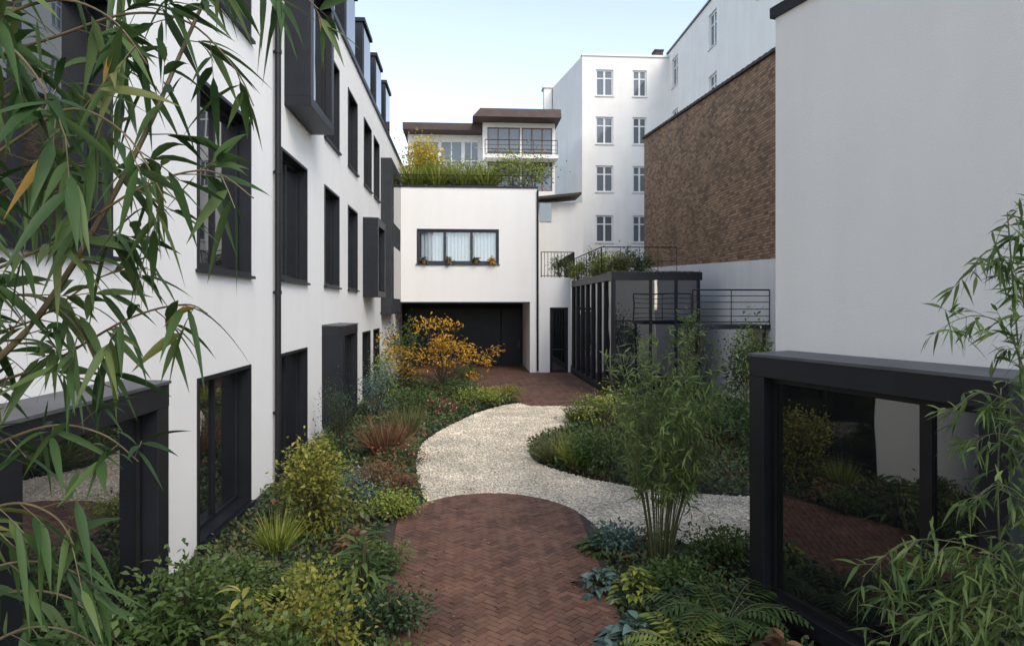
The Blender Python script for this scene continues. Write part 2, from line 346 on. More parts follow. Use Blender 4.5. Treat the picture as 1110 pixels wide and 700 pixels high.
def pavers(name, conv, z, bl=0.156, bw=0.078, ang=45):
    V = []; Fs = []; A = []
    xs = [p[0] for p in conv]; ys = [p[1] for p in conv]; cx, cy = (min(xs)+max(xs))/2, (min(ys)+max(ys))/2
    R = math.hypot(max(xs)-min(xs), max(ys)-min(ys))/2+0.3; ca, sa = math.cos(math.radians(ang)), math.sin(math.radians(ang)); gp = 0.004
    n = int(R/bw)+2
    for i in range(-n, n+1):
        for j in range(-n, n+1):
            k = (i-j) % 4
            if k == 0: r = (i*bw, j*bw, i*bw+bl, j*bw+bw)
            elif k == 3: r = (i*bw, j*bw, i*bw+bw, j*bw+bl)
            else: continue
            if math.hypot(r[0], r[1]) > R+0.3: continue
            c = [(r[0]+gp, r[1]+gp), (r[2]-gp, r[1]+gp), (r[2]-gp, r[3]-gp), (r[0]+gp, r[3]-gp)]
            c = [(cx+x*ca-y*sa, cy+x*sa+y*ca) for x, y in c]
            c = clip(c, conv)
            if len(c) < 3: continue
            h = z+rng.uniform(0, 0.005); b = len(V); m = len(c); tx, ty = rng.normal(0, 0.008, 2)
            V += [(x, y, h+(x-c[0][0])*tx+(y-c[0][1])*ty) for x, y in c]+[(x, y, z-0.03) for x, y in c]
            v = np.clip((0.34 if k == 0 else 0.58)+rng.normal(0, 0.22), 0, 1); Fs.append([b+q for q in range(m)]); A.append(v)
            for q in range(m): Fs.append([b+q, b+m+q, b+m+(q+1) % m, b+(q+1) % m]); A.append(v)
    me = bpy.data.meshes.new(name); me.from_pydata(V, [], Fs); me.update()
    a = me.attributes.new('v', 'FLOAT', 'FACE'); a.data.foreach_set('value', np.array(A, np.float32))
    o = link(name, me, M['paver'], None); tag(o, kind='structure')
    g = MB(); g.poly([(x, y, z-0.012) for x, y in conv]); tag(g.build(name+'_bed', M['joint']), kind='structure')
cx0 = 0.33; near = []
for i in range(0, 33):
    a = math.pi*i/32; near.append((cx0+1.45*math.cos(a), 8.95+1.95*math.sin(a)))
near += [(cx0-1.15, 6.5), (cx0-1.0, 3.0), (cx0+1.0, 3.0), (cx0+1.15, 6.5)]
pavers('brick_path', near, 0.022)
fore = [(-3.1, 34.5), (-3.1, 33.0), (1.9, 20.4), (4.7, 20.2), (4.7, 34.5)]
pavers('brick_forecourt', fore, 0.02, 0.21, 0.105)
# pebbles
gx = [p[0] for p in grav]; gy = [p[1] for p in grav]
n = 56000; X = rng.uniform(min(gx), max(gx), n); Y = rng.uniform(min(gy), max(gy), n)
k = inpoly(X, Y, grav) & ~inpoly(X, Y, near) & ~inpoly(X, Y, fore); X = X[k]; Y = Y[k]; n = len(X)
oc = np.array([[1, 0, 0], [0, 1, 0], [-1, 0, 0], [0, -1, 0], [0, 0, 1.0], [0, 0, -1]]); ocf = np.array([[0, 1, 4], [1, 2, 4], [2, 3, 4], [3, 0, 4], [1, 0, 5], [2, 1, 5], [3, 2, 5], [0, 3, 5]])
sz = rng.uniform(0.012, 0.031, n); V = oc[None]*rng.uniform(0.6, 1.2, (n, 6, 3))*sz[:, None, None]; V[:, :, 2] *= 0.6
an = rng.uniform(0, 6.28, n); c, s_ = np.cos(an)[:, None], np.sin(an)[:, None]; V = np.stack([V[:, :, 0]*c-V[:, :, 1]*s_, V[:, :, 0]*s_+V[:, :, 1]*c, V[:, :, 2]], 2)
V += np.stack([X, Y, np.full(n, 0.012)], 1)[:, None, :]
pb = LM(); pb.raw(V.reshape(-1, 3), (ocf[None]+np.arange(n)[:, None, None]*6).reshape(-1, 3), np.repeat(rng.random(n), 8))
tag(pb.build('gravel', M['pebble'], None), 'loose pale beige gravel covering the curved path', 'gravel', kind='stuff')

# ================================================================= LEFT BUILDING
LB = thing('apartment_building', 'long white rendered building on the left with dark framed windows and projecting box windows', 'building', (-3.2, 13, 0))
fl = Fr((-3.2, 0, 0), (0, 1, 0), (1, 0, 0))
wins = [(8.37, 10.39, 0.12, 2.14), (12.0, 14.0, 0.12, 2.18), (21.4, 23.1, 0.12, 2.2), (23.9, 25.5, 0.12, 2.2),
        (4.35, 6.4, 3.45, 5.76), (8.37, 10.39, 3.45, 5.76), (12.05, 14.0, 3.47, 5.76), (15.7, 17.5, 3.47, 5.76), (18.8, 20.4, 3.47, 5.76),
        (4.35, 6.4, 6.95, 9.0), (8.37, 10.39, 6.95, 9.0), (15.7, 17.5, 6.85, 8.95), (18.8, 20.4, 6.85, 8.95), (21.7, 23.4, 6.85, 8.95), (24.0, 25.5, 6.85, 8.95), (0.5, 2.6, 3.45, 5.76)]
m = MB(); m.wall(fl, -5, 36, -0.05, 9.95, wins); m.fbox(fl, -5, 36, -10, 0, -0.05, 9.95, skip=('front',)); m.build('wall', M['white'], LB)
for w in wins: window(LB, fl, *w, rec=0.22, mull=(0.5,) if w[1]-w[0] > 1.65 else (0.45,))
for (u0, u1, z0, z1) in [(4.2, 6.5, 0.3, 2.3), (15.45, 17.5, 0.35, 2.56), (12.3, 14.4, 6.55, 9.25), (21.5, 23.5, 3.3, 5.75), (0.3, 2.8, 0.3, 2.3)]:
    bay(LB, fl, u0, u1, z0, z1, 0.47, t=0.22, rec=0.2)
m = MB(); m.fbox(fl, 26.0, 29.6, -0.02, 0.4, 2.7, 8.6)
for i in range(7): m.fbox(fl, 26.2+i*0.5, 26.26+i*0.5, 0.4, 0.43, 2.75, 8.55)
o = m.build('bay_window', M['metal2'], LB)
for z in (3.3, 6.2):
    q = MB(); q.fbox(fl, 26.5, 29.1, 0.405, 0.435, z, z+2.0); q.build('pane', M['glass'], o)
m = MB(); m.tube([(-3.12, 11.6, 0.1), (-3.12, 11.6, 9.9)], 0.05, n=10)
for z in (1.2, 3.2, 5.2, 7.2, 9.2): m.tube([(-3.12, 11.6, z), (-3.12, 11.6, z+0.06)], 0.062, n=10); m.box(-3.21, -3.12, 11.585, 11.615, z+0.01, z+0.05)
m.build('drainpipe', M['iron'], LB)
m = MB(); m.fbox(fl, -5, 36, -0.35, 0.06, 9.953, 10.09); m.build('coping', M['metal'], LB)
m = MB(); P = [fl.p(-5, -0.3, 10.0), fl.p(33, -0.3, 10.0), fl.p(33, -1.5, 12.0), fl.p(-5, -1.5, 12.0), fl.p(-5, -9, 12.2), fl.p(33, -9, 12.2)]
m.poly([P[0], P[1], P[2], P[3]]); m.poly([P[3], P[2], P[5], P[4]]); m.poly([P[1], fl.p(33, -9, 10), P[5], P[2]]); m.poly([P[0], P[3], P[4], fl.p(-5, -9, 10)]); m.build('mansard_roof', M['metal2'], LB)
for u in (8.4, 12.2, 15.7, 18.8, 22.0, 25.0, 28.0):
    m = MB(); m.fbox(fl, u, u+1.7, -1.6, -0.08, 10.1, 12.05); m.fbox(fl, u-0.06, u+1.76, -1.7, 0.0, 12.053, 12.17)
    o = m.build('dormer', M['metal'], LB); q = MB(); q.fbox(fl, u+0.15, u+1.55, -0.07, -0.055, 10.3, 11.9); q.build('pane', M['glass'], o)
m = MB(); m.fbox(fl, -5, 33, 0.001, 0.02, -0.05, 0.07); m.build('plinth', M['zinc'], LB)

# ================================================================= REAR BUILDING
RB = thing('garage_house', 'white two storey block at the end of the courtyard over a dark garage recess', 'building', (0, 30.6, 0))
fa = Fr((0, 30.6, 0), (1, 0, 0), (0, -1, 0))
hw = (-2.18, 1.48, 4.89, 6.45)
m = MB(); m.wall(fa, -3.19, 3.2, 3.2, 8.3, [hw], 0.2); m.fbox(fa, -3.19, 3.2, -8, 0, 3.2, 8.3, skip=('front',)); m.build('wall', M['white'], RB)
o = window(RB, fa, *hw, rec=0.16, fm='bframe', gm='clear', lining=0.04, mull=(0.333, 0.667), fw=0.1, proud=0.015)
for k in range(3):
    a = hw[0]+0.12+k*1.2; cu = LM(); nu = 40
    u = np.linspace(a+0.05, a+1.05, nu); d = -0.25+0.04*np.sin(np.linspace(0, 40, nu)+k)
    top = np.stack([u, 30.6-d, np.full(nu, 6.35)], 1); bot = np.stack([u, 30.6-d, np.full(nu, 5.0)], 1)
    V = np.concatenate([top, bot]); Q = np.array([[i, i+1, nu+i+1, nu+i] for i in range(nu-1)])
    cu.raw(V, Q, np.zeros(nu-1)); cu.build('curtain', M['curtain'], o)
m = MB(); m.fbox(fa, -3.19, 3.24, -0.4, 0.05, 8.303, 8.38); m.build('coping', M['metal'], RB)
m = MB(); m.fbox(fa, 2.88, 3.2, -4, -0.003, -0.05, 3.2); m.build('pier', M['white'], RB)
m = MB(); m.fbox(fa, -3.19, 2.88, -4.2, -4.0, -0.05, 3.2); m.build('recess_wall', M['dark'], RB)
m = MB(); m.fbox(fa, -3.15, 2.87, -3.9, -0.02, 3.14, 3.197); m.build('soffit', M['metal2'], RB)
for a, b in ((-2.9, -0.6), (-0.55, 1.75), (1.8, 2.8)):
    m = MB(); m.fbox(fa, a, b, -3.99, -3.93, 0.0, 2.9)
    for i in range(int((b-a)/0.23)): m.fbox(fa, a+0.05+i*0.23, a+0.25+i*0.23, -3.93, -3.9, 0.05, 2.85)
    o = m.build('garage_door', M['metal'], RB); q = MB(); q.tube([(b-0.12, 34.48, 0.9), (b-0.12, 34.48, 1.3)], 0.02); q.build('handle', M['zinc'], o)
dr = (3.78, 4.6, 0.0, 2.95)
m = MB(); m.wall(fa, 3.2, 4.72, -0.05, 4.3, [dr]); m.fbox(fa, 3.2, 4.72, -3.5, 0, -0.05, 4.3, skip=('front', 'left')); m.build('side_wall', M['white'], RB)
window(RB, fa, *dr, rec=0.15, name='door', fw=0.08, sill=False, trans=(0.35,))
m = MB(); m.tube([(3.22, 30.53, 0.1), (3.22, 30.53, 8.2)], 0.045, n=8); m.build('drainpipe', M['iron'], RB)
railing(RB, [(-3.1, 30.75, 8.38), (3.15, 30.75, 8.38)], 0.5, gap=0.5, mid=(0.55,))
railing(RB, [(3.4, 30.7, 4.3), (4.9, 30.7, 4.3), (4.9, 33.8, 4.3)], 1.15, gap=0.14, name='terrace_railing')

# annex behind
AN = thing('rooftop_annex', 'small white annex with a slanting wooden canopy behind the garage block', 'building', (4.5, 34.6, 0))
fx = Fr((0, 34.6, 0), (1, 0, 0), (0, -1, 0))
m = MB(); m.fbox(fx, 3.21, 6.0, -5, 0, 0, 8.3); m.build('wall', M['white2'], AN)
m = MB()
m.v += [Vector(p) for p in [(3.3, 34.0, 8.35), (5.8, 34.0, 8.62), (5.8, 36, 8.62), (3.3, 36, 8.35), (3.3, 34.0, 8.47), (5.8, 34.0, 8.74), (5.8, 36, 8.74), (3.3, 36, 8.47)]]
m.f += [[3, 2, 1, 0], [4, 5, 6, 7], [0, 1, 5, 4], [1, 2, 6, 5], [2, 3, 7, 6], [3, 0, 4, 7]]; m.build('canopy', M['wood'], AN)
m = MB(); m.fbox(fx, 3.75, 4.35, 0.003, 0.04, 7.3, 8.25); m.build('door', M['glass3'], AN)

# ================================================================= TERRACE HOUSE
TH_ = thing('penthouse', 'rooftop house with dark brown overhanging flat roofs and wide brown framed windows', 'building', (0, 38, 8.0))
ft = Fr((0, 38, 0), (1, 0, 0), (0, -1, 0)); fb = Fr((0, 36.6, 0), (1, 0, 0), (0, -1, 0))
hA = [(-2.9, -1.5, 9.6, 12.15), (-1.4, -0.2, 9.6, 12.15), (-0.1, 0.7, 9.6, 12.15)]
m = MB(); m.wall(ft, -3.2, 1.2, 7, 12.5, hA, 0.1); m.fbox(ft, -3.2, 1.2, -5, 0, 7, 12.5, skip=('front',)); m.build('wall', M['white2'], TH_)
hB = [(1.15, 2.9, 9.2, 12.6), (3.0, 4.65, 9.2, 12.6)]
m = MB(); m.wall(fb, 0.9, 4.8, 7, 12.85, hB, 0.1); m.fbox(fb, 0.9, 4.8, -5, 0, 7, 12.85, skip=('front',)); m.build('wall', M['white2'], TH_)
for w in hA: window(TH_, ft, *w, rec=0.1, fm='wframe', gm='glass2', lining=0, mull=(0.5,), trans=(0.5,), sill=False)
for w in hB: window(TH_, fb, *w, rec=0.1, fm='wood_frame', gm='glass2', lining=0, mull=(0.33, 0.67), trans=(0.62,), sill=False)
m = MB(); m.prism([(-3.4, 37.0), (1.4, 37.0), (1.4, 43.2), (-3.4, 43.2)], 12.52, 12.9); m.build('roof', M['brownroof'], TH_)
m = MB()
m.v += [Vector(p) for p in [(0.35, 35.5, 12.87), (5.0, 35.5, 12.87), (5.0, 42, 12.87), (0.35, 42, 12.87), (0.75, 35.7, 13.36), (5.0, 35.7, 13.36), (5.0, 42, 13.36), (0.75, 42, 13.36)]]
m.f += [[3, 2, 1, 0], [4, 5, 6, 7], [0, 1, 5, 4], [1, 2, 6, 5], [2, 3, 7, 6], [3, 0, 4, 7]]; m.build('roof', M['brownroof'], TH_)
m = MB(); m.box(1.0, 4.85, 35.6, 36.55, 10.75, 10.95); m.build('balcony', M['white2'], TH_)
railing(TH_, [(1.0, 35.65, 10.95), (4.8, 35.65, 10.95)], 0.75, gap=1.2, mid=(0.33, 0.66), name='balcony_railing', r=0.012)
railing(TH_, [(-3.1, 37.2, 10.0), (1.0, 37.2, 10.0)], 0.9, gap=1.0, mid=(0.3, 0.6), name='balcony_railing', mat='wframe', r=0.015)

# ================================================================= TALL BUILDING
TB = thing('tall_building', 'tall white five storey building with small paired windows rising behind the courtyard', 'building', (10, 42, 0))
ff = Fr((0, 40.8, 0), (1, 0, 0), (0, -1, 0)); fw_ = Fr((12.3, 0, 0), (0, 1, 0), (-1, 0, 0))
rows = [(15.7, 17.3), (12.8, 14.45), (9.9, 11.5), (6.86, 8.5), (3.9, 5.5)]
hf = [(a, b, z0, z1) for z0, z1 in rows for a, b in ((7.83, 8.9), (10.09, 10.95))]
m = MB(); m.wall(ff, 7.0, 12.3, 0, 18.1, hf, 0.2)
m.poly([(x, y, 18.1) for x, y in [(7, 40.8), (12.3, 40.8), (12.3, 55), (6, 55), (6, 46.8)]])
m.poly([(7, 40.8, 0), (7, 40.8, 18.1), (6, 46.8, 18.1), (6, 46.8, 0)]); m.poly([(6, 46.8, 0), (6, 46.8, 18.1), (6, 55, 18.1), (6, 55, 0)])
m.build('wall', M['white2'], TB)
hs = [(39.0, 40.1, 15.96, 17.7), (32.8, 33.9, 15.96, 17.7), (27.0, 28.1, 15.96, 17.7), (39.0, 40.1, 12.9, 14.6), (32.8, 33.9, 12.9, 14.6)]
m = MB(); m.wall(fw_, 16, 40.8, 0, 18.35, hs, 0.2); m.poly([(12.3, 16, 18.35), (30, 16, 18.35), (30, 55, 18.35), (12.3, 55, 18.35)]); m.poly([(12.3, 40.8, 0), (12.3, 40.8, 18.35), (12.3, 55, 18.35), (12.3, 55, 0)]); m.poly([(12.3, 16, 0), (12.3, 16, 18.35), (30, 16, 18.35), (30, 16, 0)]); m.poly([(30, 16, 0), (30, 16, 18.35), (30, 55, 18.35), (30, 55, 0)]); m.build('wing_wall', M['white2'], TB)
for w in hf: window(TB, ff, *w, rec=0.16, fm='wframe', gm='glass2', lining=0, mull=(0.5,), trans=(0.68,), fw=0.09, sill=True)
for w in hs: window(TB, fw_, *w, rec=0.16, fm='wframe', gm='glass2', lining=0, mull=(0.5,), trans=(0.68,), fw=0.09, sill=True)
m = MB(); m.fbox(ff, 6.95, 12.28, -0.4, 0.08, 18.103, 18.22); m.build('coping', M['white2'], TB)
m = MB(); m.fbox(fw_, 16, 41, -0.4, 0.08, 18.353, 18.45); m.build('coping', M['zinc'], TB)
m = MB(); m.box(5.4, 5.95, 47, 47.8, 12.0, 18.1); m.box(5.3, 6.0, 46.9, 47.9, 18.103, 18.25); m.build('chimney', M['white2'], TB)
m = MB(); m.box(11.7, 12.2, 41.6, 42.2, 18.1, 18.8); m.box(11.65, 12.25, 41.55, 42.25, 18.803, 18.9); m.build('chimney', M['tile'], TB)

# ================================================================= BRICK HOUSE
BH = thing('brick_house', 'windowless gable wall of old brown brick with a sloping top beside the white tower', 'building', (8.6, 24, 0))
zf, zn = 11.1, 9.75
m = MB(); A_ = [(8.6, 32.5, 4.8), (8.6, 14.0, 4.1), (8.6, 14.0, zn), (8.6, 32.5, zf)]
m.poly(A_); m.poly([(8.6, 32.5, 4.8), (8.6, 32.5, zf), (12.2, 32.5, zf), (12.2, 32.5, 4.8)]); m.poly([(8.6, 14, 4.1), (12.2, 14, 4.1), (12.2, 14, zn), (8.6, 14, zn)])
m.poly([(8.6, 32.5, zf), (8.6, 14, zn), (12.2, 14, zn), (12.2, 32.5, zf)]); m.build('brick_wall', M['brick'], BH)
m = MB(); nn = 46
for i in range(nn):
    y0 = 14+18.6*i/nn; y1 = y0+18.6/nn-0.03; z = zn+(zf-zn)*i/nn+0.01; m.prism([(8.5, y0), (8.85, y0), (8.85, y1), (8.5, y1)], z, [z+0.09, z+0.14, z+0.14, z+0.09])
m.build('coping', M['tile'], BH)
m = MB(); m.prism([(8.55, 14), (12.2, 14), (12.2, 32.5), (8.55, 32.5)], 0, [4.15, 4.15, 4.85, 4.85]); m.build('lower_wall', M['white2'], BH)

# ================================================================= PAVILION
PV = thing('glass_pavilion', 'dark steel and glass garden pavilion with a planted flat roof', 'pavilion', (6.2, 24, 0))
x0, x1, y0, y1, zt = 4.78, 7.7, 22.0, 30.4, 4.12
m = MB(); m.box(x0-0.05, x1+0.05, y0-0.05, y1, zt-0.26, zt); m.build('roof', M['metal'], PV)
m = MB(); m.box(x0-0.02, x1+0.02, y0-0.02, y1, 0, 0.25); m.build('base', M['metal2'], PV)
fp = Fr((0, y0, 0), (1, 0, 0), (0, -1, 0)); fs = Fr((x0, 0, 0), (0, 1, 0), (-1, 0, 0))
for i in range(8):
    y = y0+0.06+i*(y1-y0-0.15)/7; m = MB(); m.fbox(fs, y-0.05, y+0.05, -0.1, 0.04, 0.25, zt-0.26); m.build('post', M['metal'], PV)
    if i < 7:
        yb = y0+0.06+(i+1)*(y1-y0-0.15)/7; m = MB(); m.fbox(fs, y+0.05, yb-0.05, -0.06, -0.04, 0.25, zt-0.26); m.build('pane', M['glass4'], PV)
us = [x0+0.0, 6.0, 6.85, x1-0.10]
for i, u in enumerate(us):
    m = MB(); m.fbox(fp, u+0.005, u+0.085, -0.1, 0.015, 0.25, zt-0.26); m.build('post', M['metal'], PV)
    if i < 3:
        m = MB(); m.fbox(fp, u+0.085, us[i+1]+0.005, -0.06, -0.04, 0.25, zt-0.26); m.build('pane', M['glass4'], PV)
        m = MB(); m.fbox(fp, u+0.085, us[i+1]+0.005, -0.08, -0.01, 2.5, 2.55); m.build('transom', M['metal'], PV)
m = MB(); m.box(x1-0.1, x1, y0+0.02, y1, 0.25, zt-0.26); m.build('side_panel', M['metal2'], PV)

# iron gallery
IG = thing('iron_gallery', 'black iron balcony with horizontal rails below the brick wall', 'balcony', (7.4, 19, 0))
m = MB(); m.box(6.3, 8.54, 18.65, 20.2, 2.36, 2.48); m.build('deck', M['metal2'], IG)
railing(IG, [(6.32, 18.67, 2.48), (8.52, 18.67, 2.48)], 0.98, gap=1.05, mid=(0.25, 0.45, 0.65, 0.83), r=0.013)
for x in (6.4, 8.4):
    m = MB(); m.tube([(x, 18.75, 0), (x, 18.75, 2.36)], 0.045, n=8); m.build('post', M['iron'], IG)

# ================================================================= RIGHT BUILDING
cx, cy = C2W(2.774-0.0716, 7.0); ux, uy = C2W(.358, -1); nx, ny = C2W(-1, -.358)
fr = Fr((cx, cy, 0), (ux, uy, 0), (nx, ny, 0))
WB = thing('white_house', 'pale rendered building filling the right edge with a large black box window', 'building', (cx, cy, 0))
m = MB(); m.fbox(fr, 0, 12, -7, 0, -0.05, 5.95); m.build('wall', M['grey'], WB)
m = MB(); m.fbox(fr, -0.04, 12, -7, 0.04, 5.953, 6.06); m.build('coping', M['metal'], WB)
bay(WB, fr, 0.21, 2.68, 0.14, 2.53, 0.5, t=0.2, rec=0.15, gm='glass3', mull=(0.78,), mw=0.05)

# ================================================================= PLANTS
def stem_pts(a, b, bend=0.15, n=5):
    a, b = Vector(a), Vector(b); k = Vector(rng.normal(0, bend, 3))*(b-a).length*0.4; return [a.lerp(b, i/(n-1))+k*math.sin(math.pi*i/(n-1)) for i in range(n)]
def shrub(name, label, cat, x, y, rx, ry, h, n, L, W, mat, z=0.0, low=0.05, clumps=16, droop=0.35, group=None, stemmat='bark', spread=0.3, extra=None, nst=3, trunk=0.0, stemr=0.012, rmin=0.35, rmax=0.85):
    root = thing(name, label, cat, (x, y, z), group)
    zc = low+(h-low)*0.5; rz = (h-low)*0.5
    dirs = nrm(rng.normal(size=(clumps, 3))); rad = rng.uniform(rmin, rmax, (clumps, 1))
    C = dirs*rad*np.array([rx, ry, rz])+np.array([0, 0, zc]); cv = rng.random(clumps)
    k = rng.integers(0, clumps, n); sc = rng.uniform(0.6, 1.25, clumps)
    P = C[k]+rng.normal(size=(n, 3))*np.array([rx, ry, rz])*spread*sc[k][:, None]
    P[:, 2] = np.clip(P[:, 2], 0.03, None)
    out = nrm(P-np.array([0, 0, zc*0.6])); D = out*0.7+rng.normal(size=(n, 3))*0.6+np.array([0, 0, 0.25])
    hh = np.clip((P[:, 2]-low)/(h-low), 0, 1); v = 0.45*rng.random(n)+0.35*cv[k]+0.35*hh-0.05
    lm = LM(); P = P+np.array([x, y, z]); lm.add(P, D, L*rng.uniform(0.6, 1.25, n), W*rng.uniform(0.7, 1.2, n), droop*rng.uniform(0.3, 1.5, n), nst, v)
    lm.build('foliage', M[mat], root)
    if extra:
        em, en, eL, eW = extra; k = rng.integers(0, n, en); l2 = LM(); l2.add(P[k]+rng.normal(0, 0.03, (en, 3))+np.array([0, 0, 0.04]), rng.normal(size=(en, 3))+np.array([0, 0, 0.5]), eL, eW, 0.2, 3); tag(l2.build('flowers', M[em], root), kind='stuff')
    m = MB(); B = Vector((x, y, z))
    if trunk:
        T = Vector((x+rng.normal(0, 0.05), y, z+trunk)); m.tube(stem_pts(B, T, 0.1), stemr*2.4, stemr*1.6, n=8)
    else: T = B
    for c in C: m.tube(stem_pts(T, Vector((x+c[0], y+c[1], z+c[2]))), stemr, stemr*0.4, n=5)
    m.build('trunk' if trunk else 'stems', M[stemmat], root)
    return root
def tuft(name, label, cat, x, y, r, h, n, W, mat, z=0.0, droop=0.7, group=None, extra=None):
    root = thing(name, label, cat, (x, y, z), group)
    a = rng.uniform(0, 2*math.pi, n); rr = np.sqrt(rng.random(n))*r*0.3
    P = np.stack([x+rr*np.cos(a), y+rr*np.sin(a), np.full(n, z)], 1)
    le = rng.uniform(0.15, 1.0, n)*r/h; D = np.stack([np.cos(a)*le, np.sin(a)*le, np.ones(n)], 1)
    lm = LM(); L = h*rng.uniform(0.7, 1.35, n); lm.add(P, D, L, W, droop*rng.uniform(0.2, 1.0, n)*np.minimum(1, le+0.2), 6, None, pk=0.55); lm.build('blades', M[mat], root)
    return root
def fern(name, label, x, y, r, nf, mat, group=None):
    root = thing(name, label, 'fern', (x, y, 0), group); lm = LM(); m = MB()
    for i in range(nf):
        a = 2*math.pi*i/nf+rng.normal(0, 0.2); L = r*rng.uniform(0.8, 1.2); el = rng.uniform(0.6, 1.2); pts = []
        for k in range(15):
            t = k/14; pts.append(Vector((x+math.cos(a)*L*t, y+math.sin(a)*L*t, 0.08+L*el*(t*1.2-0.95*t*t))))
        m.tube(pts, 0.005, 0.002, n=4); v = rng.random()
        for k in range(2, 15):
            T = (pts[k]-pts[k-1]).normalized(); sd = T.cross(Vector((0, 0, 1))).normalized(); w = L*0.26*math.sin(math.pi*min(1, (k+1)/16.5))
            for sgn in (-1, 1): lm.add([pts[k]], [sd*sgn+T*0.45], [w], [0.036], [0.25], 3, np.array([0.3*v+0.6*rng.random()]), tilt=0.15)
    lm.build('fronds', M[mat], root); m.build('stems', M['culm2'], root)
def rosette(name, label, cat, x, y, r, n, L, W, mat, h=0.2, group=None, z=0.0):
    root = thing(name, label, cat, (x, y, z), group); lm = LM(); a = rng.uniform(0, 6.28, n); q = rng.random(n)
    P = np.stack([x+np.cos(a)*r*q*0.6, y+np.sin(a)*r*q*0.6, z+h*(1.05-q*0.8)*rng.uniform(0.6, 1.1, n)], 1)
    D = np.stack([np.cos(a), np.sin(a), 0.7-0.8*q], 1)+rng.normal(0, 0.2, (n, 3))
    lm.add(P, D, L*rng.uniform(0.7, 1.2, n), W*rng.uniform(0.8, 1.2, n), 0.45, 6, None, fold=0.25, tilt=0.2, pk=0.65); lm.build('leaves', M[mat], root)
    m = MB()
    for i in range(0, n, 2): m.tube([(x, y, z), tuple(P[i])], 0.006, 0.004, n=4)
    m.build('stems', M['culm2'], root)
def along(pts, step):
    pts = [Vector(p) for p in pts]; out = []; acc = 0.0
    for a, b in zip(pts, pts[1:]):
        l = (b-a).length; s = acc
        while s < l: out.append((a.lerp(b, s/l), (b-a).normalized())); s += step
        acc = s-l
    return out
def spline(pts, k=6):
    pts = [Vector(p) for p in pts]; out = []
    for i in range(len(pts)-1):
        p0, p1, p2, p3 = pts[max(i-1, 0)], pts[i], pts[i+1], pts[min(i+2, len(pts)-1)]
        for j in range(k):
            t = j/k; out.append(0.5*((2*p1)+(p2-p0)*t+(2*p0-5*p1+4*p2-p3)*t*t+(3*p1-p0-3*p2+p3)*t**3))
    return out+[pts[-1]]
def twigs(lm, mb, pts, step, tl, L, W, droop, nl=(3, 6), nst=7, fold=0.25, start=0.0, prob=1.0, vb=0.0, down=0.35):
    nodes = along(pts, step); N_ = len(nodes)
    for i, (p, t) in enumerate(nodes):
        if i < start*N_ or rng.random() > prob: continue
        d = (t*0.8+Vector(rng.normal(0, 0.75, 3))); d.z -= down*0.4; d.normalize(); l = tl*rng.uniform(0.5, 1.3)
        e = p+d*l+Vector((0, 0, -0.12*l)); mb.tube([p, p.lerp(e, 0.5)+Vector((0, 0, 0.03*l)), e], 0.0014 if nst > 4 else 0.003, 0.001, n=4)
        n = int(rng.integers(nl[0], nl[1]+1)); v0 = rng.random()
        P = np.array([p.lerp(e, q) for q in np.linspace(0.45, 1, n)]); D = np.array([d]*n)*0.7+rng.normal(0, 0.55, (n, 3))+np.array([0, 0, -down])
        v = np.clip(0.45*v0+0.40*rng.random(n)+vb, 0, 0.8); v[rng.random(n) < 0.006] = 1.0
        lm.add(P, D, L*rng.uniform(0.6, 1.2, n), W*rng.uniform(0.75, 1.2, n), droop*rng.uniform(0.4, 1.5, n), nst, v, fold=fold, tilt=0.8, pk=0.6)

